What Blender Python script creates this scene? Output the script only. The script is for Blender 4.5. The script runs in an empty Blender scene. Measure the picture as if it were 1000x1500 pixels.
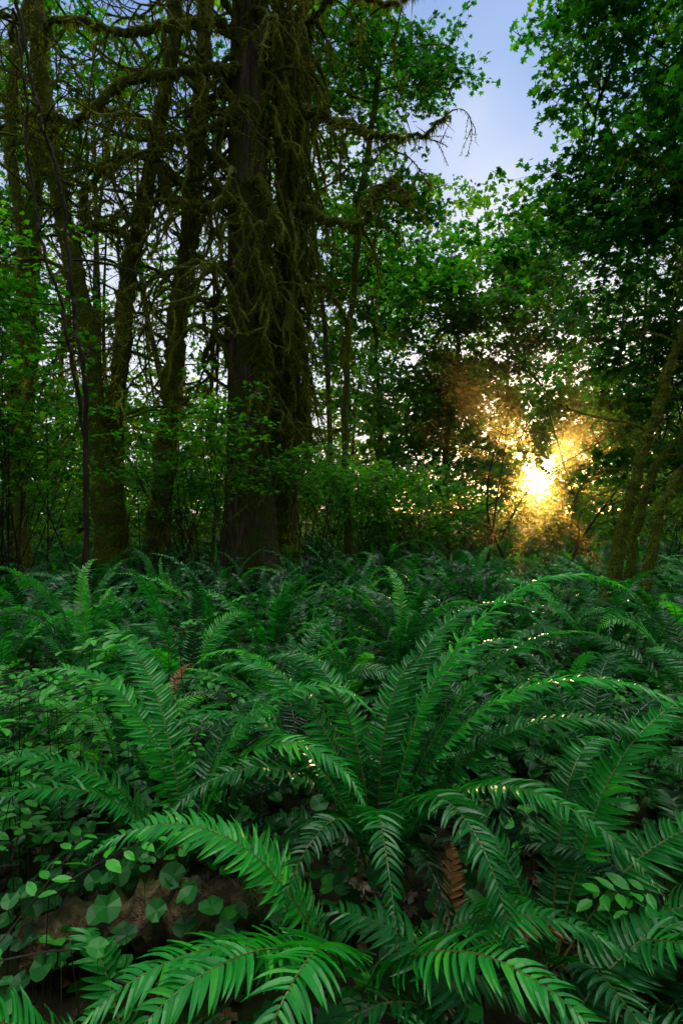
import bpy, math, numpy as np
from mathutils import Vector
rng = np.random.default_rng(11)
R = math.radians
scene = bpy.context.scene
scene.view_settings.view_transform = 'Standard'
scene.view_settings.look = 'None'
scene.view_settings.exposure = 0

CAM = np.array([0, 0, 1.45])
SUN = np.array([0.383, 1.0, 0.071]); SUN = SUN / np.linalg.norm(SUN)
SUN_EL = math.asin(SUN[2]); SUN_AZ = math.atan2(SUN[0], SUN[1])

# ---------------------------------------------------------------- helpers
def nrm(a):
    return a / np.maximum(np.linalg.norm(a, axis=-1, keepdims=True), 1e-9)

def gz(x, y):
    x = np.asarray(x, float); y = np.asarray(y, float)
    return (0.07*np.sin(x*0.9+1.3)*np.cos(y*0.7) + 0.04*np.sin(x*2.3+y*1.7)
            + 0.10*np.sin(x*0.23+y*0.31) - 0.03)

class MB:
    def __init__(s):
        s.V = []; s.A = []; s.T = []; s.Q = []; s.TM = []; s.QM = []; s.n = 0
    def add(s, v, f, a=0.5, mi=0):
        v = np.asarray(v, float).reshape(-1, 3); f = np.asarray(f, int)
        if len(v) == 0 or len(f) == 0: return
        s.V.append(v); s.A.append(np.broadcast_to(np.asarray(a, float), (len(v),)).copy())
        if f.shape[1] == 3:
            s.T.append(f+s.n); s.TM.append(np.full(len(f), mi))
        else:
            s.Q.append(f+s.n); s.QM.append(np.full(len(f), mi))
        s.n += len(v)
    def mesh(s, name, mats, smooth=False):
        me = bpy.data.meshes.new(name)
        V = np.concatenate(s.V); A = np.concatenate(s.A)
        T = np.concatenate(s.T) if s.T else np.zeros((0, 3), int)
        Q = np.concatenate(s.Q) if s.Q else np.zeros((0, 4), int)
        M = np.concatenate(s.TM + s.QM)
        me.vertices.add(len(V)); me.vertices.foreach_set('co', V.astype(np.float32).ravel())
        loops = np.concatenate([T.ravel(), Q.ravel()]).astype(np.int32)
        me.loops.add(len(loops)); me.loops.foreach_set('vertex_index', loops)
        nf = len(T)+len(Q)
        st = np.concatenate([np.arange(len(T))*3, len(T)*3+np.arange(len(Q))*4]).astype(np.int32)
        me.polygons.add(nf); me.polygons.foreach_set('loop_start', st)
        me.polygons.foreach_set('material_index', M.astype(np.int32))
        me.polygons.foreach_set('use_smooth', np.full(nf, smooth))
        at = me.attributes.new('rnd', 'FLOAT', 'POINT'); at.data.foreach_set('value', A.astype(np.float32))
        for m in mats: me.materials.append(m)
        me.update(calc_edges=True)
        return me
    def obj(s, name, mats, parent=None, smooth=False):
        o = bpy.data.objects.new(name, s.mesh(name, mats, smooth))
        scene.collection.objects.link(o)
        if parent: o.parent = parent
        return o

def empty(name, loc=(0, 0, 0)):
    o = bpy.data.objects.new(name, None); o.location = loc; o.empty_display_size = .2
    scene.collection.objects.link(o); return o

def smooth_path(P, n):
    P = np.asarray(P, float)
    t = np.linspace(0, len(P)-1, n); out = []
    for x in t:
        i = min(int(x), len(P)-2); f = x-i
        p0 = P[max(i-1, 0)]; p1 = P[i]; p2 = P[i+1]; p3 = P[min(i+2, len(P)-1)]
        out.append(.5*((2*p1)+(-p0+p2)*f+(2*p0-5*p1+4*p2-p3)*f*f+(-p0+3*p1-3*p2+p3)*f**3))
    return np.array(out)

def tube(mb, P, rad, n=8, a=0.5, mi=0, lump=0.0, ridges=None):
    P = np.asarray(P, float); m = len(P)
    rad = np.broadcast_to(np.asarray(rad, float), (m,))
    T = nrm(np.gradient(P, axis=0))
    ref = np.array([0.31, 0.95, 0.05]) if abs(T[0][2]) > .6 else np.array([0.1, 0.1, 1.])
    X = nrm(np.cross(T, ref)); Y = np.cross(T, X)
    th = np.arange(n)/n*2*math.pi
    rr = rad[:, None]*np.ones((m, n))
    if lump: rr = rr*(1+lump*rng.normal(size=(m, n)))
    if ridges is not None: rr = rr*ridges(th[None, :], np.linspace(0, 1, m)[:, None])
    V = P[:, None]+rr[..., None]*(np.cos(th)[None, :, None]*X[:, None]+np.sin(th)[None, :, None]*Y[:, None])
    i = np.arange(m-1)[:, None]*n; j = np.arange(n)[None]; k = (j+1) % n
    F = np.stack([i+j, i+k, i+n+k, i+n+j], -1).reshape(-1, 4)
    mb.add(V.reshape(-1, 3), F, a, mi)

def grow(p, d, L, droop=0.3, curl=0.25, step=0.12):
    n = max(int(L/step), 3); pts = [np.array(p, float)]; d = nrm(np.array(d, float)); w = rng.normal(size=3)*curl
    for _ in range(n):
        w = w*0.7+rng.normal(size=3)*curl*.6
        d = nrm(d+w*0.7+np.array([0, 0, -droop*step*2])); pts.append(pts[-1]+d*step)
    return np.array(pts)

# lanes added along the sun direction: leaves cut away to let sunlight in
TUN = [(CAM, .20, -1, 200), (CAM+SUN*10, .28, 4, 200), (CAM+SUN*25, .42, 0, 200)]
for q in [(.8, 2.1, 1.15, .6), (-4.0, 9, 3.6, .9), (-3.4, 9.3, 2.2, .6),
          (2.4, 6.5, 1.9, .4), (4.2, 9, 2.6, .4), (-3.0, 13, 3.6, 1.1), (-5.5, 11, 4., 1.0), (-1.4, 9.2, 4.6, .4),
          (2.0, 8, 3.4, .5), (5.6, 12, 3.4, .6), (-2.5, 16, 4, 1.2)]:
    TUN.append((np.array(q[:3]), q[3], -.3, 200))
_sx = nrm(np.cross(SUN, [0, 0, 1.])); _sz = np.cross(_sx, SUN)
for k in range(16):
    a_ = k*2.4; o_ = .75+.12*k
    TUN.append((CAM+SUN*12+_sx*math.cos(a_)*o_+_sz*(math.sin(a_)*o_*.8+.2), .10+.014*k, -7, 200))
def keep(C):
    k = np.ones(len(C), bool)
    for p, r, s0, s1 in TUN:
        v = C-p; s = v@SUN; dd = np.linalg.norm(v-s[:, None]*SUN, axis=1)
        k &= ~((dd < r*(1+.3*np.sin(s*1.7+dd*9))) & (s > s0) & (s < s1))
    return k

# leaf templates -------------------------------------------------
ang = np.radians([-90, -62, -18, 8, 28, 58, 90, 122, 152, 172, 198, 242])
rd = np.array([.30, .62, .78, .42, .95, .46, 1.08, .46, .95, .42, .78, .62])
MAPLE_V = np.vstack([[0, 0, 0], np.c_[np.cos(ang)*rd, np.sin(ang)*rd, -.22*rd**2]])*.55
MAPLE_F = np.array([[0, i, i % 12+1] for i in range(1, 13)])
DIA_V = np.array([[0, -.5, 0], [.42, .0, -.12], [0, .6, .02], [-.38, -.1, -.12]])
DIA_F = np.array([[0, 1, 2], [0, 2, 3]])
TRI_V = np.array([[0, -.45, 0], [.55, .1, -.1], [.16, .2, .02], [0, .62, -.08], [-.16, .2, .02], [-.55, .1, -.1]])
TRI_F = np.array([[0, 1, 2], [0, 2, 4], [2, 3, 4], [0, 4, 5]])
a2 = np.linspace(0, 2*math.pi, 11)[:-1]-math.pi/2
HRT_V = np.vstack([[0, 0, .0], np.c_[np.cos(a2)*.5, np.sin(a2)*.55+np.where(np.abs(a2+math.pi/2) < .1, .25, 0), .08+.06*np.sin(a2*3)]])
HRT_F = np.array([[0, i, i % 10+1] for i in range(1, 11)])
OV_V = np.array([[0, 0, 0], [.2, .22, .05], [.25, .5, .05], [.14, .8, .02], [0, 1, -.06], [-.14, .8, .02], [-.25, .5, .05], [-.2, .22, .05], [0, .5, 0]])
OV_F = np.array([[8, i, (i+1) % 8] for i in range(8)])

def leaves(mb, C, N, size, tv, tf, a, mi=0, D=None, filt=True):
    if filt:
        k = keep(C); C = C[k]; N = N[k]; size = size[k]; a = a[k]
        if D is not None: D = D[k]
    n = len(C)
    if n == 0: return
    N = nrm(N)
    if D is None: D = rng.normal(size=(n, 3))
    X = nrm(np.cross(D, N)); Y = np.cross(N, X)
    V = C[:, None]+size[:, None, None]*(tv[None, :, 0:1]*X[:, None]+tv[None, :, 1:2]*Y[:, None]+tv[None, :, 2:3]*N[:, None])
    F = tf[None]+(np.arange(n)*len(tv))[:, None, None]
    mb.add(V.reshape(-1, 3), F.reshape(-1, 3), np.repeat(a, len(tv)), mi)

def sprays(mb, C, rad, nl, size, tv, tf, tilt=.3, jit=.45, twig=True, base=0.5):
    M = len(C)
    N0 = nrm(np.array([0, 0, 1.])+rng.normal(size=(M, 3))*tilt)
    X = nrm(np.cross(N0, rng.normal(size=(M, 3)))); Y = np.cross(N0, X)
    rad = rad*rng.uniform(.6, 1.3, M)
    r = np.sqrt(rng.random((M, nl)))*rad[:, None]; th = rng.random((M, nl))*2*math.pi
    P = C[:, None]+(r*np.cos(th))[..., None]*X[:, None]*1.25+(r*np.sin(th))[..., None]*Y[:, None]*.8
    P = P+N0[:, None]*rng.normal(size=(M, nl, 1))*.10*rad[:, None, None]
    P[..., 2] -= (r**2/rad[:, None])*.35
    NN = N0[:, None]+rng.normal(size=(M, nl, 3))*jit
    a = np.clip(base+rng.normal(size=(M, 1))*.18+rng.normal(size=(M, nl))*.14, 0, 1)
    leaves(mb, P.reshape(-1, 3), NN.reshape(-1, 3), (size*rng.uniform(.6, 1.25, (M, nl))).ravel(), tv, tf, a.ravel())
    if twig:
        k = 4
        E = P[:, :k]; B = np.broadcast_to(C[:, None], E.shape)
        S = nrm(np.cross(E-B, N0[:, None]))*0.006
        V = np.stack([B-S, B+S, E+S*.4, E-S*.4], 2).reshape(-1, 3)
        mb.add(V, np.arange(len(V)).reshape(-1, 4), .5, 1)

# ---------------------------------------------------------------- materials
def newmat(name):
    m = bpy.data.materials.new(name); m.use_nodes = True
    nt = m.node_tree; nt.nodes.clear(); return m, nt
def ramp(nt, stops, fac):
    r = nt.nodes.new('ShaderNodeValToRGB'); e = r.color_ramp.elements
    while len(e) < len(stops): e.new(.5)
    for i, (p, c) in enumerate(stops):
        e[i].position = p; e[i].color = (*c, 1)
    nt.links.new(fac, r.inputs[0]); return r.outputs[0]
def leafmat(name, stops, trans=.4, tcol=(1.2, 1.3, .5), rough=.45, spec=.4, nscale=40, objrnd=0.0):
    m, nt = newmat(name); N = nt.nodes.new; L = nt.links.new
    at = N('ShaderNodeAttribute'); at.attribute_name = 'rnd'
    fac = at.outputs['Fac']
    if nscale:
        tc = N('ShaderNodeTexCoord'); ns = N('ShaderNodeTexNoise'); ns.inputs['Scale'].default_value = nscale; ns.inputs['Detail'].default_value = 1
        L(tc.outputs['Object'], ns.inputs['Vector'])
        ad = N('ShaderNodeMath'); ad.operation = 'MULTIPLY_ADD'; ad.inputs[1].default_value = .35
        L(ns.outputs['Fac'], ad.inputs[0]); L(at.outputs['Fac'], ad.inputs[2])
        oi = N('ShaderNodeObjectInfo'); om = N('ShaderNodeMath'); om.operation = 'MULTIPLY_ADD'; om.inputs[1].default_value = objrnd; om.inputs[2].default_value = -.17-objrnd*.5
        L(oi.outputs['Random'], om.inputs[0])
        su = N('ShaderNodeMath'); su.operation = 'ADD'; L(ad.outputs[0], su.inputs[0]); L(om.outputs[0], su.inputs[1]); fac = su.outputs[0]
    col = ramp(nt, stops, fac)
    p = N('ShaderNodeBsdfPrincipled'); p.inputs['Roughness'].default_value = rough
    p.inputs['Specular IOR Level'].default_value = spec
    L(col, p.inputs['Base Color'])
    mx = N('ShaderNodeMix'); mx.data_type = 'RGBA'; mx.blend_type = 'MULTIPLY'; mx.inputs[0].default_value = 1
    L(col, mx.inputs[6]); mx.inputs[7].default_value = (*tcol, 1)
    t = N('ShaderNodeBsdfTranslucent'); L(mx.outputs[2], t.inputs['Color'])
    ms = N('ShaderNodeMixShader'); ms.inputs[0].default_value = trans
    L(p.outputs[0], ms.inputs[1]); L(t.outputs[0], ms.inputs[2])
    o = N('ShaderNodeOutputMaterial'); L(ms.outputs[0], o.inputs[0]); return m
def barkmat(name, stops, moss=None, mossamt=.5, sc=(14, 14, 1.6), bump=.6):
    m, nt = newmat(name); N = nt.nodes.new; L = nt.links.new
    tc = N('ShaderNodeTexCoord'); mp = N('ShaderNodeMapping'); mp.inputs['Scale'].default_value = sc
    L(tc.outputs['Object'], mp.inputs[0])
    ns = N('ShaderNodeTexNoise'); ns.inputs['Scale'].default_value = 1; ns.inputs['Detail'].default_value = 5
    ns.inputs['Roughness'].default_value = .65; L(mp.outputs[0], ns.inputs['Vector'])
    col = ramp(nt, stops, ns.outputs['Fac'])
    p = N('ShaderNodeBsdfPrincipled'); p.inputs['Roughness'].default_value = .95; p.inputs['Specular IOR Level'].default_value = .15
    if moss:
        n2 = N('ShaderNodeTexNoise'); n2.inputs['Scale'].default_value = 2.2; n2.inputs['Detail'].default_value = 6
        L(tc.outputs['Object'], n2.inputs['Vector'])
        n3 = N('ShaderNodeTexNoise'); n3.inputs['Scale'].default_value = 45; n3.inputs['Detail'].default_value = 2
        L(tc.outputs['Object'], n3.inputs['Vector'])
        mc = ramp(nt, moss, n3.outputs['Fac'])
        mf = ramp(nt, [(max(.0, .62-mossamt*.4), (0, 0, 0)), (.72-mossamt*.4, (1, 1, 1))], n2.outputs['Fac'])
        mx = N('ShaderNodeMix'); mx.data_type = 'RGBA'
        L(mf, mx.inputs[0]); L(col, mx.inputs[6]); L(mc, mx.inputs[7]); L(mx.outputs[2], p.inputs['Base Color'])
    else: L(col, p.inputs['Base Color'])
    b = N('ShaderNodeBump'); b.inputs['Strength'].default_value = bump; b.inputs['Distance'].default_value = .05
    L(ns.outputs['Fac'], b.inputs['Height']); L(b.outputs[0], p.inputs['Normal'])
    o = N('ShaderNodeOutputMaterial'); L(p.outputs[0], o.inputs[0]); return m

M_FERN = leafmat('fern_leaf', [(0, (.002, .028, .006)), (.45, (.006, .10, .017)), (.8, (.015, .23, .026)), (1, (.07, .36, .022))], .4, (1.4, 1.9, .4), .38, .38, 8, .45)
M_RACHIS = leafmat('fern_stem', [(0, (.04, .05, .010)), (1, (.12, .12, .025))], 0.05, nscale=0)
M_DEAD = leafmat('dead_frond', [(0, (.05, .018, .006)), (1, (.24, .09, .02))], .25, (1, .7, .4))
M_MAPLE = leafmat('maple_leaf', [(0, (.006, .045, .004)), (.5, (.020, .135, .008)), (1, (.09, .28, .012))], .5, (1.6, 1.8, .4), .55, .22, 0)
M_FAR = leafmat('far_leaf', [(0, (.006, .045, .004)), (.5, (.028, .13, .009)), (1, (.12, .25, .014))], .5, (2.0, 1.7, .4), .6, .15, 0)
M_COVER = leafmat('cover_leaf', [(0, (.004, .05, .007)), (.6, (.014, .15, .015)), (1, (.045, .30, .020))], .3, (1.1, 1.4, .4), .45, .3, 20)
M_LITTER = leafmat('litter_leaf', [(0, (.02, .012, .007)), (.6, (.06, .03, .013)), (1, (.14, .07, .025))], .1, nscale=0)
M_TWIG = barkmat('twig_bark', [(.3, (.012, .009, .006)), (.7, (.035, .028, .015))], None)
M_CEDAR = barkmat('cedar_bark', [(.35, (.011, .009, .006)), (.5, (.055, .040, .026)), (.68, (.15, .11, .072))],
                  [(.3, (.018, .028, .004)), (.7, (.07, .09, .010))], .5, (18, 18, 1.3), 1.0)
M_MOSSY = barkmat('mossy_bark', [(.3, (.010, .008, .005)), (.7, (.045, .032, .018))],
                  [(.3, (.018, .028, .003)), (.7, (.12, .145, .009))], .9, (9, 9, 3), .9)
M_MOSS = leafmat('moss_strand', [(0, (.020, .030, .003)), (.5, (.12, .15, .008)), (1, (.28, .30, .015))], .4, (1.8, 1.5, .4), .9, .1, 0)
M_FARBARK = barkmat('far_bark', [(.3, (.010, .008, .006)), (.7, (.04, .03, .02))], [(.3, (.015, .024, .004)), (.7, (.04, .055, .008))], .5, (6, 6, 1), .5)

# ---------------------------------------------------------------- ground
g = np.unique(np.concatenate([-np.geomspace(8, 300, 26), np.linspace(-8, 8, 70), np.geomspace(8, 300, 26)]))
gy = np.unique(np.concatenate([-np.geomspace(2, 200, 18), np.linspace(-2, 18, 90), np.geomspace(18, 400, 26)]))
GX, GY = np.meshgrid(g, gy)
GZ = gz(GX, GY)+rng.normal(size=GX.shape)*.012
mb = MB(); nx = len(g)
ii = (np.arange(len(gy)-1)[:, None]*nx+np.arange(nx-1)[None]).ravel()
mb.add(np.c_[GX.ravel(), GY.ravel(), GZ.ravel()], np.stack([ii, ii+1, ii+nx+1, ii+nx], -1))
m, nt = newmat('forest_soil'); N = nt.nodes.new; L = nt.links.new
tc = N('ShaderNodeTexCoord'); n1 = N('ShaderNodeTexNoise'); n1.inputs['Scale'].default_value = 9; n1.inputs['Detail'].default_value = 9
L(tc.outputs['Object'], n1.inputs['Vector'])
c = ramp(nt, [(.3, (.005, .005, .003)), (.48, (.018, .013, .006)), (.6, (.012, .026, .005)), (.75, (.035, .026, .012))], n1.outputs['Fac'])
p = N('ShaderNodeBsdfPrincipled'); p.inputs['Roughness'].default_value = .95; p.inputs['Specular IOR Level'].default_value = .1; L(c, p.inputs['Base Color'])
b = N('ShaderNodeBump'); b.inputs['Distance'].default_value = .04; L(n1.outputs['Fac'], b.inputs['Height']); L(b.outputs[0], p.inputs['Normal'])
o = N('ShaderNodeOutputMaterial'); L(p.outputs[0], o.inputs[0])
mb.obj('ground', [m], smooth=True)

# ---------------------------------------------------------------- ferns
def pinna_template(lod):
    if lod == 0:
        s = np.array([0, .10, .35, .62, .85, 1]); w = np.array([.55, 1, 1.0, .84, .50, .04]); mid = True
    else:
        s = np.array([0, .3, .7, 1]); w = np.array([.6, 1, .75, .05]); mid = False
    return s, w, mid

def frond(mb, base, az, Ln, p0, p1, pl=.09, lod=0, roll=0., drift=0., mi=0, expo=1.8, spacing=.0165, tone=.5):
    n = 44
    u = (np.arange(n)+.5)/n
    pit = np.radians(p0+(p1-p0)*u**expo)+np.cumsum(rng.normal(size=n))*.018
    a = math.radians(az)+math.radians(drift)*u**1.5+np.cumsum(rng.normal(size=n))*.012
    d = np.c_[np.cos(pit)*np.cos(a), np.cos(pit)*np.sin(a), np.sin(pit)]
    P = np.vstack([[0, 0, 0], np.cumsum(d*Ln/n, 0)])+np.asarray(base)
    T = nrm(np.gradient(P, axis=0))
    S = nrm(np.cross(T, np.array([0, 0, 1.]))+1e-6)
    Nn = np.cross(S, T)
    ro = math.radians(roll)*np.linspace(.3, 1, n+1)[:, None]
    S, Nn = S*np.cos(ro)+Nn*np.sin(ro), Nn*np.cos(ro)-S*np.sin(ro)
    tube(mb, P, np.linspace(.0045, .001, n+1), 4 if lod == 0 else 3, tone, mi+1)
    if lod > 0: spacing *= 1.6
    k = int(Ln*.88/spacing); uu = np.linspace(.11, .995, k)
    s, w, mid = pinna_template(lod)
    for sg in (-1, 1):
        ui = np.clip(uu+rng.normal(size=k)*.0015+(.35/k if sg > 0 else 0), 0, 1)
        f = ui*n; i0 = np.minimum(f.astype(int), n-1); fr = (f-i0)[:, None]
        q = P[i0]*(1-fr)+P[i0+1]*fr; t = nrm(T[i0]*(1-fr)+T[i0+1]*fr); sd = S[i0]*sg; nn = Nn[i0]
        v = (uu-.11)/.89
        ln = pl*(.55+.45*np.minimum(1, v/.25))*np.maximum(1-v**2.2, 0.02)**.9*rng.normal(1, .07, k)
        ln = np.where(rng.random(k) < .02, ln*.3, ln)
        wd = .0058*(1.25 if lod == 0 else 1.8)*np.clip(ln/pl+.25, .3, 1)*max(1, pl/.1)
        af = np.radians(10+28*v+rng.normal(size=k)*6)[:, None]
        D = nrm(sd*np.cos(af)+t*np.sin(af)+nn*(.20+rng.normal(size=(k, 1))*.12))
        W = nrm(t-D*np.sum(t*D, -1, keepdims=True)); NB = np.cross(D, W)*sg
        NB = np.where((np.sum(NB*nn, -1, keepdims=True) < 0), -NB, NB)
        tw = (np.radians(17)+rng.normal(size=(k, 1))*.22)
        W, NB = W*np.cos(tw)+NB*np.sin(tw), NB*np.cos(tw)-W*np.sin(tw)
        curl = .24+rng.normal(size=(k, 1, 1))*.09
        C = (q[:, None]+D[:, None]*(s*1.0)[None, :, None]*ln[:, None, None]
             + t[:, None]*(s**2*.16)[None, :, None]*ln[:, None, None]
             - NB[:, None]*(s**2)[None, :, None]*curl*ln[:, None, None])
        C[..., 2] -= (s**2)[None]*.14*ln[:, None]
        Wo = W[:, None]*(w[None, :, None]*wd[:, None, None])
        if mid:
            V = np.stack([C-Wo+NB[:, None]*.0016, C-NB[:, None]*.0016, C+Wo+NB[:, None]*.0016], 2); c = 3
        else:
            V = np.stack([C-Wo, C+Wo], 2); c = 2
        ns = len(s)
        F = []
        for r in range(ns-1):
            for e in range(c-1):
                F.append([r*c+e, r*c+e+1, (r+1)*c+e+1, (r+1)*c+e])
        F = np.array(F)[None]+(np.arange(k)*ns*c)[:, None, None]
        at = np.clip(tone+rng.normal(size=k)*.07, 0, 1)
        mb.add(V.reshape(-1, 3), F.reshape(-1, 4), np.repeat(at, ns*c), mi)

def fern_mb(nf, Lr=(.95, 1.4), lod=0, pl=.085):
    mb = MB(); a0 = rng.random()*360
    for i in range(nf):
        inner = rng.random()
        az = a0+i*137.5+rng.normal()*12
        frond(mb, (.04*math.cos(R(az)), .04*math.sin(R(az)), 0), az, rng.uniform(*Lr)*(.8+.2*inner), 56+26*inner+rng.normal()*3,
              -65+35*inner+rng.normal()*20, pl*rng.uniform(.7, 1.1), lod, rng.normal()*24, rng.normal()*40, tone=np.clip(rng.normal(.45, .28), .0, .98), expo=rng.uniform(1.2, 2.6))
    if rng.random() < .5:
        frond(mb, (0, 0, 0), rng.random()*360, .8, 20, -25, pl*.7, lod, mi=2, tone=.6)
    return mb
FM = [M_FERN, M_RACHIS, M_DEAD, M_DEAD]

# individually built foreground plants: (x, y, crown z, [(azimuth, length, pitch0, pitch1, pinna, roll, drift, tone)])
hero = [
 (.12, 1.80, .14, [(16, 1.72, 78, -44, .10, 12, -10, .82), (-8, 1.52, 75, -52, .105, 6, -14, .80), (-2, 1.32, 62, -50, .10, -10, 0, .6),  # two tall right-hand fronds toned brighter, their silver highlight put into the colour
                   (38, 1.35, 78, -45, .09, 0, -20, .6), (75, 1.2, 82, -60, .09, 0, -50, .6), (115, 1.25, 80, -65, .09, 10, 40, .65), (150, 1.25, 78, -50, .095, 0, 10, .68),
                   (178, 1.15, 74, -60, .10, -8, 0, .6), (205, 1.05, 76, -65, .09, 0, 10, .4), (-60, 1.1, 74, -80, .10, 0, -20, .5), (-95, .95, 74, -85, .09, 10, 10, .5),
                   (-40, 1.15, 64, -60, .10, 0, 0, .6), (22, 1.15, 68, -50, .09, 0, 0, .45), (2, 1.4, 74, -30, .09, 10, 20, .6), (60, 1.5, 80, -40, .09, 0, -60, .6)]),
 (.02, 1.38, .10, [(172, .90, 62, -42, .11, 8, 12, .62), (200, .8, 48, -50, .11, -10, 10, .6), (226, .78, 60, -60, .115, 0, -14, .6), (254, .74, 68, -66, .12, 0, -8, .58),
                   (148, .8, 56, -45, .095, 0, 20, .7), (-42, .8, 54, -52, .115, 0, 0, .55), (-12, .8, 45, -40, .10, 0, 0, .45)]),
 (-.56, 1.85, .12, [(158, 1.2, 80, -60, .10, 0, 14, .74), (136, 1.2, 80, -60, .095, 6, -10, .65), (185, 1.0, 62, -50, .10, 0, 10, .6),
                    (15, 1.15, 80, -75, .10, 0, -20, .68), (-20, 1.1, 79, -88, .10, 0, 0, .72), (212, .95, 60, -55, .10, 0, 0, .5), (60, .95, 78, -50, .085, 0, 0, .4)]),
 (.62, 1.52, .08, [(30, 1.2, 68, -35, .11, 10, -20, .65), (5, 1.1, 56, -45, .11, 0, 10, .55), (-15, 1.0, 44, -40, .115, 0, 10, .45), (60, 1.0, 74, -50, .09, 0, -40, .5),
                   (-50, .85, 50, -45, .11, 0, 0, .45), (130, .8, 70, -60, .085, 0, -20, .5)]),
 (.42, 1.18, .05, [(160, .66, 58, -45, .11, 0, -10, .42), (205, .6, 50, -50, .115, 0, 0, .5), (20, .75, 45, -35, .11, 0, 0, .4), (-20, .65, 42, -40, .11, 0, 0, .35), (-75, .6, 45, -45, .12, 0, 0, .45)]),
 (-.52, 1.25, .02, [(200, .7, 46, -35, .11, 0, 0, .5), (-60, .55, 50, -50, .11, 0, 0, .5)]),
 (1.15, 2.35, .05, [(20, 1.0, 72, -50, .085, 0, 0, .35), (60, 1.05, 76, -50, .085, 0, -20, .4), (100, 1.1, 78, -50, .08, 0, 30, .45), (150, 1.1, 76, -50, .08, 0, 0, .5), (-30, 1.1, 66, -55, .09, 0, 0, .5), (-70, 1.0, 66, -70, .09, 0, 0, .4), (190, 1.0, 72, -55, .08, 0, 0, .45)]),
 (1.12, 1.40, .03, [(10, .8, 50, -40, .10, 0, 0, .4), (80, .85, 60, -50, .10, 0, 0, .35), (150, .8, 60, -50, .10, 0, 0, .4), (-90, .7, 50, -50, .10, 0, 0, .3), (-140, .7, 50, -50, .11, 0, 0, .35)]),
 (-.2, 2.5, .10, []), (.75, 2.75, .02, []),
]
hp = []
for (x, y, z, fr) in hero:
    mb = MB(); b = gz(x, y)+z
    for (az, Ln, p0, p1, pl, ro, dr, tn) in fr:
        frond(mb, (.03*math.cos(R(az)), .03*math.sin(R(az)), 0), az, Ln, p0, p1, pl, 0, ro, dr, tone=tn, spacing=.0140*max(1, pl/.1))
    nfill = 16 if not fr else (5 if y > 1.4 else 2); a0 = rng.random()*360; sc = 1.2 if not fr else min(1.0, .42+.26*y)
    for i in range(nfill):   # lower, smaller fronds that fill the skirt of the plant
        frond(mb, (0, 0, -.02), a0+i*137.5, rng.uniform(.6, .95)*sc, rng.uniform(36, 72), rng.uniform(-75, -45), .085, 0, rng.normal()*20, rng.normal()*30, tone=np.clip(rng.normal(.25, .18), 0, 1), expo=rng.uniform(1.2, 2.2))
    o = mb.obj('sword_fern', FM); o.location = (x, y, float(b)); hp.append((x, y))
mb = MB()
frond(mb, (0, 0, 0), 60, .42, 70, -20, .055, 0, 0, 20, mi=2, tone=.9); frond(mb, (.02, 0, 0), 10, .45, 50, -50, .05, 0, mi=2, tone=.7)
o = mb.obj('dead_fern', FM); o.location = (.27, 1.38, .14)
mb = MB()
frond(mb, (0, 0, 0), 80, .6, 82, -20, .06, 0, 0, 0, mi=2, tone=.8)
o = mb.obj('dead_fern', FM); o.location = (-.98, 2.75, .15)

near = [fern_mb(18, (.9, 1.3), lod=0, pl=.092).mesh('fern_near', FM) for _ in range(6)]
far = [fern_mb(16, (.9, 1.35), lod=1, pl=.09).mesh('fern_far', FM) for _ in range(6)]
field = empty('fern_field')
pts = []
tries = 0
while len(pts) < 430 and tries < 20000:
    tries += 1
    y = 1.6+(rng.random()**.75)*15; x = rng.uniform(-1, 1)*(y*.85+1.2)
    if y < 2.5 and abs(x) < 1.4: continue
    if any((x-q[0])**2+(y-q[1])**2 < (.58 if y < 5 else .67)**2 for q in pts): continue
    if any((x-q[0])**2+(y-q[1])**2 < .55**2 for q in hp): continue
    if (x+1.71)**2+(y-9.5)**2 < .5: continue
    pts.append((x, y))
for (x, y) in pts:
    o = bpy.data.objects.new('fern_plant', near[rng.integers(6)] if y < 4.2 else far[rng.integers(6)])
    s = rng.uniform(.65, 1.18)
    if y < 14 and abs((x-.75)-(y-2)*.383) < .5: s = min(s, .62)   # plants kept low along this lane so the sun reaches the tall fronds
    o.location = (x, y, float(gz(x, y)))
    o.scale = (s, s, s*rng.uniform(.85, 1.1)); o.rotation_euler = (rng.normal()*.14, rng.normal()*.14, rng.random()*6.28)
    scene.collection.objects.link(o); o.parent = field
print('ferns', len(pts))

# ---------------------------------------------------------------- ground cover, litter, twigs
mb = MB(); n = 6400
C = np.c_[rng.uniform(-3.2, 3.2, n), rng.uniform(.5, 4.2, n), np.zeros(n)]
dens = (C[:, 0] < -.35) | (C[:, 0] > .75) | (rng.random(n) < .5); C = C[dens]
C[:, 2] = gz(C[:, 0], C[:, 1])+rng.uniform(.02, .26, len(C))+np.where(C[:, 0] < -.5, .10, 0)*rng.random(len(C))
leaves(mb, C, np.array([0, -.15, 1.])+rng.normal(size=C.shape)*.35, rng.uniform(.03, .08, len(C)), HRT_V, HRT_F, np.clip(rng.normal(.45, .25, len(C)), 0, 1), filt=False)
G = C.copy(); G[:, 2] = gz(C[:, 0], C[:, 1]); S = np.array([.0010, 0, 0])
V = np.stack([G-S, G+S, C+S, C-S], 1).reshape(-1, 3); mb.add(V, np.arange(len(V)).reshape(-1, 4), .1, 1)
mb.obj('violet_ground_cover', [M_COVER, M_RACHIS])
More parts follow.
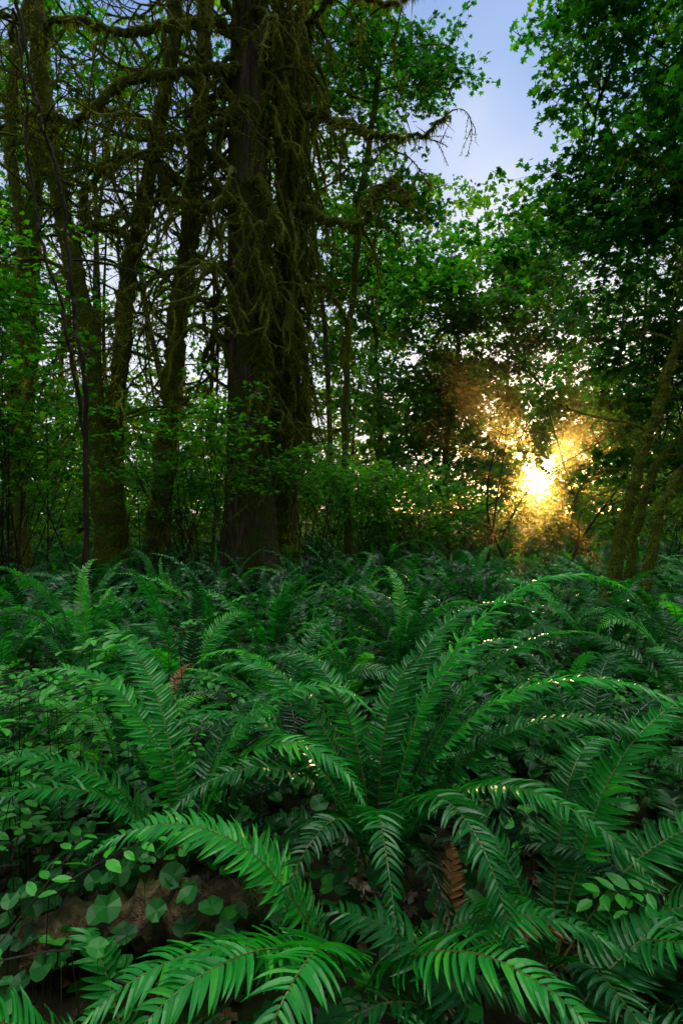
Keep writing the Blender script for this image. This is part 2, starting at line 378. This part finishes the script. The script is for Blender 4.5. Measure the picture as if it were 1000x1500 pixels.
# low herbs between the ferns further back
mb = MB(); n = 28000
C = np.c_[rng.uniform(-1, 1, n), 2+rng.random(n)**.7*14, np.zeros(n)]; C[:, 0] *= C[:, 1]*.85+1
C[:, 2] = gz(C[:, 0], C[:, 1])+rng.uniform(.03, .32, n)
leaves(mb, C, np.array([0, 0, 1.])+rng.normal(size=C.shape)*.5, rng.uniform(.05, .12, n), TRI_V, TRI_F, np.clip(rng.normal(.2, .2, n), 0, 1), filt=False)
mb.obj('herb_layer', [M_COVER])
mb = MB(); n = 3500
C = np.c_[rng.uniform(-3, 3, n), rng.uniform(.5, 5, n), np.zeros(n)]; C[:, 2] = gz(C[:, 0], C[:, 1])+rng.uniform(.005, .03, n)
leaves(mb, C, np.array([0, 0, 1.])+rng.normal(size=C.shape)*.35, rng.uniform(.03, .09, n), MAPLE_V, MAPLE_F, np.clip(rng.normal(.45, .25, n), 0, 1), filt=False)
for _ in range(260):
    x, y = rng.uniform(-2.5, 2.5), rng.uniform(.7, 4); P = grow((x, y, gz(x, y)+.03), rng.normal(size=3)*[1, 1, .15], rng.uniform(.15, .6), 0, .15, .06)
    P[:, 2] = np.maximum(P[:, 2], gz(P[:, 0], P[:, 1])+.01); tube(mb, P, rng.uniform(.002, .006), 4, .3, 1)
mb.obj('leaf_litter', [M_LITTER, M_TWIG])

def sprig(mb, p, d, Ln, lsz, droop=.5):
    P = grow(p, d, Ln, droop, .12, .05); tube(mb, P, np.linspace(.003, .001, len(P)), 4, .5, 1)
    T = nrm(np.gradient(P, axis=0)); sd = nrm(np.cross(T, [0, 0, 1.]))
    for sg in (-1, 1):
        D = sd*sg+T*.5; q = P[3:]+D[3:]*.005
        leaves(mb, q, np.array([0, 0, 1.])+rng.normal(size=q.shape)*.25, rng.uniform(.7, 1.2, len(q))*lsz, OV_V, OV_F,
               np.clip(rng.normal(.8, .15, len(q)), 0, 1), D=D[3:], filt=False)
for (bx, by, cnt, h) in [(-1.3, 1.95, 14, .75), (-1.1, 2.5, 10, .8), (-.85, 2.3, 7, .8), (-1.0, 1.5, 9, .38), (1.2, 1.5, 5, .3), (-1.7, 2.4, 10, .8)]:
    mb = MB()
    for _ in range(cnt):
        az = rng.random()*6.28; z0 = rng.uniform(.3, h)
        st = np.array([bx+rng.normal()*.15, by+rng.normal()*.15, 0]); st[2] = gz(st[0], st[1])
        top = st+[rng.normal()*.05, rng.normal()*.05, z0]; tube(mb, np.linspace(st, top, 5), .002, 4, .1, 1)
        sprig(mb, top, (math.cos(az), math.sin(az), .25), rng.uniform(.3, .6), .06)
    mb.obj('huckleberry_shrub', [M_COVER, M_TWIG])
# rotten log piece
mb = MB(); P = smooth_path([(-.95, 1.60, .10), (-.7, 1.62, .16), (-.48, 1.64, .17), (-.25, 1.75, .10)], 26)
tube(mb, P, .08*(1+.2*rng.normal(size=26)), 16, .5, 0, .10)
m_log = barkmat('rotten_wood', [(.3, (.04, .02, .012)), (.5, (.14, .08, .045)), (.7, (.30, .19, .12))], [(.3, (.02, .04, .008)), (.7, (.05, .09, .02))], .3, (30, 30, 30), 1)
mb.obj('fallen_log', [m_log], smooth=True)

# ---------------------------------------------------------------- trees
def tufts(mb, P, rad, per_m=70, ln=(.02, .09), mi=1, hang=.9, wid=.006):
    seg = np.linalg.norm(np.diff(P, axis=0), axis=1); n = max(int(seg.sum()*per_m), 2)
    i = rng.choice(len(seg), n, p=seg/seg.sum()); f = rng.random((n, 1))
    c = P[i]*(1-f)+P[i+1]*f; rad = np.broadcast_to(rad, (len(P),)); r = rad[i][:, None]
    T = nrm(P[i+1]-P[i]); o = nrm(np.cross(T, rng.normal(size=(n, 3))))
    b = c+o*r*.85; d = nrm(o*.8+np.array([0, 0, -hang])+rng.normal(size=(n, 3))*.3)
    l = rng.uniform(*ln, (n, 1))*(1+1.5*(rng.random((n, 1)) < .12)); w = nrm(np.cross(d, rng.normal(size=(n, 3))))*wid*rng.uniform(.5, 1.6, (n, 1))
    V = np.stack([b-w, b+w, b+d*l], 1).reshape(-1, 3)
    mb.add(V, np.arange(len(V)).reshape(-1, 3), np.repeat(np.clip(rng.normal(.5, .2, n), 0, 1), 3), mi)

def mossy_branch(mb, p, d, Ln, r0, droop, curl, depth=1, tuft=70, nk=3):
    P = grow(p, d, Ln, droop, curl); m = len(P)
    rad = np.linspace(r0, r0*.3, m)*(1+.22*rng.normal(size=m)).clip(.6, 1.5)
    tube(mb, P, rad, 7 if r0 > .02 else 5, .5, 0, .1); tufts(mb, P, rad, tuft, (.02, .05+r0*1.4))
    if depth > 0:
        for _ in range(nk):
            i = rng.integers(max(1, m//5), m-1); t = P[i]-P[i-1]
            mossy_branch(mb, P[i], nrm(t)+rng.normal(size=3)*.7, Ln*rng.uniform(.3, .6), r0*.5, droop*1.3, curl*1.2, depth-1, tuft, 2)
    return P
def limb(mb, pts, r0, r1, hangs=8, tuft=220):
    P = smooth_path(pts, 46); P[1:-1] += rng.normal(size=(44, 3))*.025
    rr = np.linspace(r0, r1, 46)*(1+.15*rng.normal(size=46)).clip(.7, 1.4)
    tube(mb, P, rr, 9, .5, 0, .08); tufts(mb, P, rr, tuft, (.03, .17), 1, 1.1, .011)
    for _ in range(hangs):
        i = rng.integers(4, 45); mossy_branch(mb, P[i], rng.normal(size=3)*[1, .7, .5]+[0, 0, -.2], rng.uniform(.5, 1.8), r1*rng.uniform(.5, .9), 1.0, .3, 1, 80, 3)

# main red cedar
cx, cy = -1.71, 9.5
t = empty('cedar_tree', (0, 0, 0))
zz = np.linspace(-.2, 14, 150)
P = np.c_[cx+.03*np.sin(zz*.6), np.full(150, cy), zz]
rad = .41-.013*zz+.20*np.exp(-np.maximum(zz, 0)/.7)
ks = rng.integers(5, 30, 9); ph = rng.random(9)*6; sp = rng.normal(size=9)*5
def cedar_ridges(th, v):
    r = 1+0*th*v
    for k, f, s_ in zip(ks, ph, sp): r = r+.026*np.abs(np.sin(k*th*.5+f+s_*v*.6+.5*np.sin(v*30+f)))
    return r+.05*np.sin(th*5+v*2)*np.exp(-v*9)
mb = MB(); tube(mb, P, rad, 72, .5, 0, 0.012, cedar_ridges); mb.obj('trunk', [M_CEDAR], t, True)
mb = MB()
tufts(mb, P+[.12, -.02, 0], rad*.95, 280, (.02, .12), 1, .9, .014)
for _ in range(64):   # clinging mossy stems & short drooping limbs
    z = rng.uniform(2.4, 13); a = rng.uniform(-1.6, 1.0); r = .38-.013*z
    d = np.array([math.cos(a), math.sin(a)-.2, rng.uniform(-.4, .5)])
    mossy_branch(mb, (cx+r*math.cos(a), cy+r*math.sin(a), z), d, rng.uniform(.8, 2.2), rng.uniform(.02, .06), 1.3, .3, 1, 110)
for _ in range(46):
    z = rng.uniform(4.5, 13); a = rng.uniform(2.2, 4.4); r = .38-.013*z
    d = np.array([math.cos(a)*1.2, math.sin(a)*.8, rng.uniform(-.1, .5)])
    mossy_branch(mb, (cx+r*math.cos(a), cy+r*math.sin(a), z), d, rng.uniform(1.6, 4.2), rng.uniform(.03, .06), .55, .30, 2, 80)
for _ in range(10):   # low dead twigs
    z = rng.uniform(1.5, 4); a = rng.uniform(-2.6, .3); r = .4
    mossy_branch(mb, (cx+r*math.cos(a), cy+r*math.sin(a), z), (math.cos(a), math.sin(a), -.1), rng.uniform(.8, 2), .014, .3, .2, 2, 25)
limb(mb, [(-1.9, 9.3, 10.3), (-2.9, 9, 10), (-3.8, 8.9, 9.8), (-4.8, 9, 10.1), (-5.8, 9, 9.8)], .09, .04, 14)
limb(mb, [(-1.86, 9.2, 7.1), (-2.4, 9, 6.8), (-3, 9, 7.0), (-3.2, 9, 7.6), (-3.9, 9, 7.7), (-4.5, 9, 7.0), (-4.4, 9, 6.3)], .11, .045, 14)
limb(mb, [(-1.86, 9.2, 9.4), (-2.4, 9, 9.2), (-3.6, 8.8, 8.9), (-4.5, 8.8, 8.2), (-5.3, 8.8, 8.3), (-6.2, 9, 8.8)], .10, .035, 14)
limb(mb, [(-1.9, 9.2, 8.6), (-2.5, 9, 8.1), (-3, 9, 8.0), (-3.6, 9.1, 8.4), (-4.4, 9.2, 8.7)], .08, .03, 11)
limb(mb, [(-1.4, 9.1, 5.4), (-1.3, 9.0, 4.9), (-1.45, 8.98, 4.3), (-1.35, 9.0, 3.7)], .09, .05, 6, 400)
limb(mb, [(-1.5, 9.1, 7.4), (-1.2, 9.0, 6.6), (-1.4, 8.98, 6.0), (-1.15, 9.0, 5.2)], .09, .05, 6, 400)
limb(mb, [(-1.3, 9.4, 2.95), (-.8, 9.2, 2.9), (0.0, 9.1, 2.93)], .035, .015, 3)
mb.obj('mossy_limbs', [M_MOSSY, M_MOSS], t)
# mossy companion with hanging growth
t = empty('mossy_maple_tree')
mb = MB()
P = smooth_path([(-1.15, 10.1, -.1), (-1.1, 10.1, 2), (-1.0, 10.0, 4.5), (-.95, 10, 7), (-.82, 10.1, 9.5), (-.6, 10.2, 13.5)], 90)
rr = np.linspace(.26, .17, 90)*(1+.07*rng.normal(size=90)); tube(mb, P, rr, 16, .5, 0, .06); tufts(mb, P, rr, 600, (.03, .15), 1, .9, .013)
P2 = smooth_path([(-1.2, 9.8, 3.0), (-1.25, 9.7, 5), (-1.1, 9.7, 7.5), (-1.2, 9.7, 10), (-1.1, 9.7, 13.5)], 80)
rr2 = np.linspace(.13, .10, 80)*(1+.12*rng.normal(size=80)); tube(mb, P2, rr2, 12, .5, 0, .08); tufts(mb, P2, rr2, 400, (.03, .14), 1, .9, .012)
for _ in range(150):
    i = rng.integers(30, 88); q = P[i] if rng.random() < .6 else P2[min(i, 79)]; a = rng.uniform(-3.6, .9)
    mossy_branch(mb, q, (math.cos(a), math.sin(a)*.6, rng.uniform(-.5, .6)), rng.uniform(.9, 2.4), rng.uniform(.02, .06), 2.2, .3, 1, 120)
limb(mb, [(-.75, 9.8, 9.2), (.2, 9.4, 8.5), (.7, 9.2, 8.2), (1.4, 9.1, 8.15), (1.9, 9, 8.4)], .085, .02, 12)
limb(mb, [(-.8, 9.8, 7.3), (.1, 9.2, 6.6), (.42, 9.1, 6.6), (.6, 9.1, 7.1), (.9, 9.1, 7.3), (1.2, 9, 6.9)], .085, .03, 9)
limb(mb, [(-.7, 9.9, 10.8), (.0, 9.4, 11.0), (.8, 9.2, 10.6), (1.6, 9.2, 10.9)], .07, .03, 8)
limb(mb, [(-.9, 9.8, 6.0), (-.3, 9.5, 5.6), (.1, 9.5, 5.0), (.0, 9.5, 4.4)], .05, .02, 7)
mb.obj('mossy_limbs', [M_MOSSY, M_MOSS], t)

def tree(name, path, r0, r1, nb, bl, mats, tuft=220, blr=.035, droop=.2, zmin=2.5, n=16, depth=2, up=.3, btuft=60):
    e = empty(name); mb = MB(); P = smooth_path(path, 80); m = 80
    P[1:] += np.cumsum(rng.normal(size=(79, 3))*[.014, .012, 0], 0)
    rr = np.linspace(r0, r1, m)*(1+.09*rng.normal(size=m))+r0*.5*np.exp(-np.maximum(P[:, 2], 0)/.4)
    tube(mb, P, rr, n, .5, 0, .06)
    if tuft: tufts(mb, P, rr, tuft, (.02, .09), 1, .9, .01)
    hi = np.where(P[:, 2] > zmin)[0]
    for _ in range(nb):
        i = rng.choice(hi); a = rng.random()*6.28
        mossy_branch(mb, P[i], (math.cos(a), math.sin(a)*.7, up+rng.normal()*.3), rng.uniform(*bl), blr*rng.uniform(.5, 1.2), droop, .24, depth, btuft)
    mb.obj('trunk_and_limbs', mats, e); return e, P
MM = [M_MOSSY, M_MOSS]
tree('bigleaf_maple_tree', [(-4.1, 9, -.1), (-4.2, 9, 2.8), (-4.5, 9, 5.4), (-4.92, 9.1, 7.5), (-5.2, 9, 9.3), (-5.4, 9, 12)], .19, .11, 30, (1.2, 3.6), MM, 450)
tree('bigleaf_maple_tree', [(-4.12, 9.5, -.1), (-4.2, 9.5, 3.4), (-4.05, 9.5, 5.5), (-3.8, 9.5, 6.8), (-3.3, 9.6, 9.7), (-3.1, 9.5, 12.5)], .17, .11, 30, (1.2, 3.6), MM, 450)
e_c, _ = tree('bigleaf_maple_tree', [(-3.85, 10.5, -.1), (-3.55, 10.5, 3.3), (-3.3, 10.5, 6), (-3.1, 10.5, 8.5), (-2.9, 10.5, 13.5)], .23, .15, 28, (1.2, 3.8), MM, 450)
e_left, _ = tree('bigleaf_maple_tree', [(-7, 11, -.1), (-6.8, 11, 4), (-6.6, 11, 8), (-6.3, 11, 14)], .2, .14, 16, (1.2, 3.6), MM)
tree('bigleaf_maple_tree', [(-5.2, 8.6, -.1), (-5.5, 8.6, 2.8), (-5.3, 8.6, 5.4), (-5.6, 8.6, 8.0), (-4.9, 8.6, 12)], .10, .07, 12, (1, 2.6), MM, 250)
tree('vine_maple_sapling', [(-3.0, 6, -.1), (-3.1, 6, 2.7), (-3.3, 6, 3.9), (-3.52, 6, 5.7), (-3.84, 6, 6.9), (-4.1, 6, 8.4)], .030, .018, 8, (.6, 1.8), [M_TWIG, M_MOSS], 8, .012, .1, 2, 8, 1, .3, 8)
tree('vine_maple_sapling', [(-3.3, 6.4, -.1), (-3.2, 6.4, 2), (-3.45, 6.4, 3.9), (-3.9, 6.5, 5.3), (-4.2, 6.5, 7.9)], .024, .015, 6, (.6, 1.6), [M_TWIG, M_MOSS], 8, .01, .1, 2, 8, 1, .3, 8)
e_r, _ = tree('vine_maple_tree', [(3.3, 6.5, -.1), (3.7, 6.5, 1.9), (4.0, 6.5, 2.8), (4.2, 6.5, 3.7), (4.3, 6.5, 4.8), (4.5, 6.4, 8.5)], .08, .045, 14, (.8, 2.6), MM, 90, .02, .1, 2, 12, 2, .3, 20)
tree('vine_maple_tree', [(3.45, 6, -.1), (3.8, 6, 1.6), (4.15, 6, 2.15), (4.6, 5.9, 3.0), (5.2, 5.9, 5)], .065, .04, 8, (.6, 2), MM, 90, .018, .1, 1.5, 10, 2, .3, 20)
tree('vine_maple_tree', [(3.9, 7, -.1), (4.2, 7, 1.8), (4.9, 7, 3.0), (5.6, 7, 6)], .06, .035, 6, (.6, 2), MM, 60, .018, .1, 1.5, 10, 2, .3, 20)
e_mid, _ = tree('maple_tree', [(3.6, 18, -.1), (3.7, 18, 4), (4.1, 18, 7), (4.3, 18, 9.5)], .15, .04, 16, (1, 3.0), MM, 40, .035, .1, 3, 8, 2, .3, 12)
e_cen, _ = tree('maple_tree', [(1.7, 22, -.1), (1.6, 22, 5), (1.4, 22, 9), (1.0, 22, 13)], .15, .05, 14, (1, 3), MM, 30, .03, .1, 4, 8, 1, .3, 10)
e_top, _ = tree('maple_tree', [(.2, 12.5, -.1), (.1, 12.5, 4), (.35, 12.3, 8), (.9, 12, 12), (1.0, 11.8, 15)], .10, .05, 22, (1.2, 3.8), MM, 60, .03, .05, 6, 8, 2, .4, 14)

# crowns -------------------------------------------------------------
def ellip(n, c, r, shell=.35):
    d = nrm(rng.normal(size=(n, 3))); q = (shell+(1-shell)*rng.random((n, 1)))**.6
    q = q*rng.uniform(.8, 1.25, (n, 1))
    return np.array(c)+d*q*np.array(r)
LM = [M_MAPLE, M_TWIG]
def crown(name, parent, parts, size, lod=0, src=None):
    mb = MB()
    for (n, c, r, sr, nl) in parts:
        C = ellip(n, c, r, .1)
        C = C+(np.sin(C[:, [1, 2, 0]]*2.1)*.3)
        tv, tf = (MAPLE_V, MAPLE_F) if lod == 0 else (TRI_V, TRI_F)
        sprays(mb, C, sr, nl, size, tv, tf, base=rng.uniform(.36, .5))
        for k in range(0, n, 5):
            q0 = np.array(src if src is not None else c)+rng.normal(size=3)*[.1, .1, r[2]*.5]; q1 = C[k]
            if np.linalg.norm(q1-q0) > 5: q0 = q1+(q0-q1)*.5
            mid = (q0+q1)/2+rng.normal(size=3)*.2+[0, 0, .25]
            tube(mb, smooth_path([q0, mid, q1], 9), np.linspace(.014, .004, 9), 4, .5, 1)
    return mb.obj(name, LM, parent)
# right side vine maple, layered, close
crown('crown', e_r, [(170, (5.0, 7.2, 8.0), (1.8, 1.6, 1.7), .48, 32), (180, (5.0, 7.2, 5.8), (1.7, 1.6, 1.6), .48, 32), (150, (5.1, 7.6, 3.9), (1.4, 1.3, 1.2), .45, 30),
                     (60, (3.7, 7.6, 8.2), (.8, .8, 1.5), .35, 22), (50, (3.8, 7.8, 6.0), (.9, .8, 1.0), .4, 20), (60, (5.1, 7.8, 2.4), (1.2, 1.2, .7), .4, 26)], .14)
crown('crown', e_top, [(150, (.2, 12, 11.9), (2.4, 1.6, 2.0), .5, 28), (50, (2.1, 12.3, 12.6), (1.2, 1.0, 1.0), .42, 18), (70, (.4, 12.5, 8.9), (1.8, 1.2, 1.5), .45, 22), (24, (1.7, 12.5, 9.4), (.8, .8, .8), .4, 18)], .16)
crown('crown', e_mid, [(140, (3.6, 17.5, 9.2), (3.0, 1.8, 2.0), .6, 30), (120, (3.6, 18, 6.2), (3.0, 1.8, 1.6), .6, 30), (150, (7.0, 18, 9.0), (2.6, 1.8, 3.2), .6, 30), (50, (3.4, 18, 4), (2.5, 1.5, 1.2), .6, 28)], .21, 1)
crown('crown', e_cen, [(160, (.8, 22, 11), (3.6, 2, 3.8), .65, 30), (110, (0.4, 22, 5), (3.5, 2, 2.4), .65, 30)], .24, 1)
crown('crown', e_c, [(80, (-2.9, 12, 10.8), (2.4, 1.5, 2.2), .45, 24), (20, (-3.4, 12, 7.2), (1.8, 1.5, 1.4), .4, 20)], .15)
crown('crown', e_left, [(150, (-6.4, 11.3, 10.8), (2.8, 1.6, 2.4), .48, 28), (70, (-7.2, 11, 7.2), (1.6, 1.5, 1.6), .5, 28), (70, (-7.6, 11.5, 4.5), (1.5, 1.3, 1.8), .5, 28)], .15)
# layered vine maple shrubs
def shrub(c, r, n, sr, nl, size):
    e = empty('vine_maple_shrub'); mb = MB(); C = ellip(n, c, r, .1)
    sprays(mb, C, sr, nl, size, MAPLE_V, MAPLE_F, tilt=.16, jit=.3, base=.6)
    for k in range(0, n, 4):
        q0 = np.array([c[0]+rng.normal()*.5, c[1]+rng.normal()*.4, 0]); q1 = C[k]
        tube(mb, smooth_path([q0, (q0*.4+q1*.6)+[rng.normal()*.15, 0, .35], q1], 10), np.linspace(.010, .003, 10), 5, .5, 1)
    mb.obj('foliage', LM, e)
shrub((-4.7, 7.0, 4.3), (1.0, 1.0, 1.4), 64, .42, 30, .11)
shrub((-4.4, 6.8, 2.6), (1.2, .9, 1.0), 70, .42, 32, .11)
shrub((-2.0, 7.6, 2.7), (1.0, .7, .8), 46, .36, 28, .09)
shrub((-2.7, 8.0, 2.0), (1.1, .7, .6), 50, .38, 28, .09)
shrub((-.6, 8.6, 2.2), (.9, .7, .6), 40, .36, 26, .09)
shrub((-1.0, 11.5, 2.3), (2.0, 1.0, 1.0), 80, .5, 30, .12)
shrub((1.2, 12, 1.9), (2.0, 1.2, .9), 80, .5, 30, .12)
shrub((3.2, 13, 1.4), (1.2, 1.2, .5), 40, .45, 28, .11)
shrub((7.4, 11.5, 2.0), (1.6, 1.2, 1.0), 60, .45, 28, .12)
shrub((-6.5, 10, 1.8), (1.8, 1.2, 1.0), 70, .5, 30, .12)
shrub((-3.6, 12.5, 2.2), (1.8, 1.2, 1.1), 60, .5, 30, .12)

# background forest: trunks + foliage in depth ------------------------------------
mb = MB(); tb = MB()
for _ in range(60):
    y = rng.uniform(17, 48); x = rng.uniform(-1.1, 1.1)*y
    if abs(x-SUN[0]/SUN[1]*y) < 1.6 or (.1 < x/y < .42 and y < 30): continue
    r = rng.uniform(.06, .20); h = rng.uniform(10, 22); lean = rng.normal()*.08
    P = smooth_path([(x, y, -.2), (x+lean*h*.3+rng.normal()*.4, y, h*.33), (x+lean*h*.6+rng.normal()*.4, y, h*.66), (x+lean*h, y, h)], 20)
    tube(tb, P, np.linspace(r, r*.2, 20), 7, .5, 0, .06)
    for _ in range(14):
        i = rng.integers(4, 19); a = rng.random()*6.28
        B = grow(P[i], (math.cos(a), math.sin(a), .2), rng.uniform(1, 3), .1, .15, .35); tube(tb, B, np.linspace(.03, .008, len(B)), 4, .5, 0)
# slim saplings and bare twigs in the sunlit glade
for (x, y, h) in [(5.1, 11.5, 5.0), (3.9, 11.8, 4.4), (6.0, 13.5, 6.5), (4.3, 14.5, 6.0), (6.6, 12.2, 5.5), (3.0, 10.6, 3.6)]:
    P = grow((x, y, -.1), (rng.normal()*.15, 0, 1), h, -.02, .10, .3); tube(tb, P, np.linspace(.035, .008, len(P)), 6)
    for _ in range(14):
        i = rng.integers(3, len(P)-1); a = rng.random()*6.28
        B = grow(P[i], (math.cos(a), math.sin(a)*.5, .5), rng.uniform(.6, 1.8), .1, .16, .15); tube(tb, B, np.linspace(.012, .003, len(B)), 4)
def slab(n, y0, y1, zlo, zhi, sr, nl, size, base, clump=.55):
    y = rng.uniform(y0, y1, n*3); x = rng.uniform(-1.05, 1.05, n*3)*y; z = zlo+(zhi-zlo)*rng.random(n*3)
    f = np.sin(x*.9+1.7*np.sin(z*.7))+np.sin(z*1.3+y*.8)+np.sin(x*.37-y*.9+2)+rng.normal(size=n*3)*.8
    # glade: an opening in the stand to the right of the centre where the canopy is low
    glade = (x/y > .12) & (x/y < .40) & ((z-1.5)/y > .66); f = np.where(glade, f-50, f)
    thin = (x < -3) & (z > 5) & (rng.random(n*3) < .4); f = np.where(thin, f-50, f)   # thinner crowns in the western stand
    idx = np.argsort(-f+rng.normal(size=n*3)*(1-clump)*3)[:n]
    sprays(mb, np.c_[x, y, z][idx], sr, nl, size, DIA_V, DIA_F, tilt=.4, jit=.6, twig=False, base=base)
slab(850, 12.5, 18, .2, 2.8, .55, 28, .17, .5)
slab(1450, 17, 30, .2, 6.5, .8, 30, .25, .5)
slab(1250, 20, 40, 4, 14, .9, 28, .28, .5)
slab(1000, 20, 44, 11, 30, 1.1, 28, .33, .45)
slab(1200, 38, 60, .2, 13, 1.5, 32, .48, .6)
bf = empty('background_forest')
mb.obj('forest_foliage', [M_FAR, M_TWIG], bf); tb.obj('forest_trunks', [M_FARBARK], bf, True)

# ---------------------------------------------------------------- world
w = bpy.data.worlds.new('World'); scene.world = w; w.use_nodes = True
nt = w.node_tree; nt.nodes.clear(); N = nt.nodes.new; L = nt.links.new
sky = N('ShaderNodeTexSky'); sky.sky_type = 'NISHITA'; sky.sun_disc = False
sky.sun_elevation = SUN_EL; sky.sun_rotation = SUN_AZ; sky.air_density = 1.0; sky.dust_density = .6
bg1 = N('ShaderNodeBackground'); bg1.inputs[1].default_value = .10; L(sky.outputs[0], bg1.inputs[0])
tc = N('ShaderNodeTexCoord')
sep = N('ShaderNodeSeparateXYZ'); L(tc.outputs['Generated'], sep.inputs[0])
ns = N('ShaderNodeTexNoise'); ns.inputs['Scale'].default_value = 2.6; ns.inputs['Detail'].default_value = 3; L(tc.outputs['Generated'], ns.inputs['Vector'])
mh = N('ShaderNodeMath'); mh.operation = 'MULTIPLY_ADD'; mh.inputs[1].default_value = -.9; mh.inputs[2].default_value = .66; L(sep.outputs['Z'], mh.inputs[0])
ma = N('ShaderNodeMath'); ma.operation = 'ADD'; L(mh.outputs[0], ma.inputs[0]); L(ns.outputs['Fac'], ma.inputs[1])
cc = ramp(nt, [(.30, (.10, .26, .66)), (.60, (.36, .49, .80)), (.88, (.80, .80, .93))], ma.outputs[0])
nv = N('ShaderNodeVectorMath'); nv.operation = 'NORMALIZE'; L(tc.outputs['Generated'], nv.inputs[0])
def lobe(direc):
    dt = N('ShaderNodeVectorMath'); dt.operation = 'DOT_PRODUCT'; dt.inputs[1].default_value = tuple(direc)
    L(nv.outputs[0], dt.inputs[0]); mxx = N('ShaderNodeMath'); mxx.operation = 'MAXIMUM'; mxx.inputs[1].default_value = 0
    L(dt.outputs['Value'], mxx.inputs[0]); return mxx.outputs[0]
# unseen bright patch added to the sky overhead to light the ferns
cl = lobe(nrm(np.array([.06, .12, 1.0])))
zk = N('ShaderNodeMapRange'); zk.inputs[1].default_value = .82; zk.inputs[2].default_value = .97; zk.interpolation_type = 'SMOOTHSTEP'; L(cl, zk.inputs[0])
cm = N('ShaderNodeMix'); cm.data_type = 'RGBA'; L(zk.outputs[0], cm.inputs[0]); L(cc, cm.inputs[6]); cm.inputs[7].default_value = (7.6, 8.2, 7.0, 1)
# sky behind the camera turned down so less light falls on the fronts
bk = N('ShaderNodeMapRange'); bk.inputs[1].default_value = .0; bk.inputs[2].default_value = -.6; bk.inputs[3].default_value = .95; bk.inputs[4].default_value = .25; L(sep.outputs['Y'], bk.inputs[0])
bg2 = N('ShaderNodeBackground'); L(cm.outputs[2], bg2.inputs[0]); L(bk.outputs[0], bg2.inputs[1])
sl = lobe(SUN)
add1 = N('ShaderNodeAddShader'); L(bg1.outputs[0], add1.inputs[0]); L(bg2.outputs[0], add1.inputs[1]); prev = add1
for e_, s_, col in [(9000, 300, (1, .85, .5)), (500, 1.6, (1, .55, .10)), (40, .8, (1, .6, .14))]:
    pw = N('ShaderNodeMath'); pw.operation = 'POWER'; pw.inputs[1].default_value = e_; L(sl, pw.inputs[0])
    mu = N('ShaderNodeMath'); mu.operation = 'MULTIPLY'; mu.inputs[1].default_value = s_; L(pw.outputs[0], mu.inputs[0])
    bb = N('ShaderNodeBackground'); bb.inputs[0].default_value = (*col, 1); L(mu.outputs[0], bb.inputs[1])
    ad = N('ShaderNodeAddShader'); L(prev.outputs[0], ad.inputs[0]); L(bb.outputs[0], ad.inputs[1]); prev = ad
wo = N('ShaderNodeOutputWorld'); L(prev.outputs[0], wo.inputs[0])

# scattering volume added and tinted gold for a glow around the low sun
nu, nvv = 24, 12
V = [[0, 0, 1.]]
for j in range(1, nvv):
    for i in range(nu):
        a_, b_ = 2*math.pi*i/nu, math.pi*j/nvv; V.append([math.sin(b_)*math.cos(a_), math.sin(b_)*math.sin(a_), math.cos(b_)])
V.append([0, 0, -1.]); V = np.array(V)*[7.5, 10, 4.6]+[5.6, 15, 2.6]
F4 = []; F3 = []
for j in range(nvv-2):
    for i in range(nu):
        a_ = 1+j*nu; F4.append([a_+i, a_+nu+i, a_+nu+(i+1) % nu, a_+(i+1) % nu])
for i in range(nu):
    F3.append([0, 1+i, 1+(i+1) % nu]); e0 = 1+(nvv-2)*nu; F3.append([len(V)-1, e0+(i+1) % nu, e0+i])
mb = MB(); mb.add(V, F4); mb.T.append(np.array(F3)); mb.TM.append(np.zeros(len(F3), int))
m, nt = newmat('glow_volume'); v = nt.nodes.new('ShaderNodeVolumeScatter'); v.inputs['Density'].default_value = .0028; v.inputs['Anisotropy'].default_value = .93
v.inputs['Color'].default_value = (1, .66, .22, 1)
oo = nt.nodes.new('ShaderNodeOutputMaterial'); nt.links.new(v.outputs[0], oo.inputs['Volume'])
mb.obj('added_sun_glow', [m])

ld = bpy.data.lights.new('sun', 'SUN'); ld.energy = 5; ld.angle = R(.5); ld.color = (1, .66, .28)
lo = bpy.data.objects.new('sun', ld); scene.collection.objects.link(lo)
lo.rotation_euler = Vector(tuple(-SUN)).to_track_quat('-Z', 'Y').to_euler(); lo.location = tuple(SUN*80)

cd = bpy.data.cameras.new('camera'); cd.sensor_fit = 'VERTICAL'; cd.sensor_height = 36; cd.lens = 18; cd.clip_end = 2000; cd.clip_start = .05
co = bpy.data.objects.new('camera', cd); scene.collection.objects.link(co); co.location = tuple(CAM); co.rotation_euler = (R(90), 0, 0)
scene.camera = co
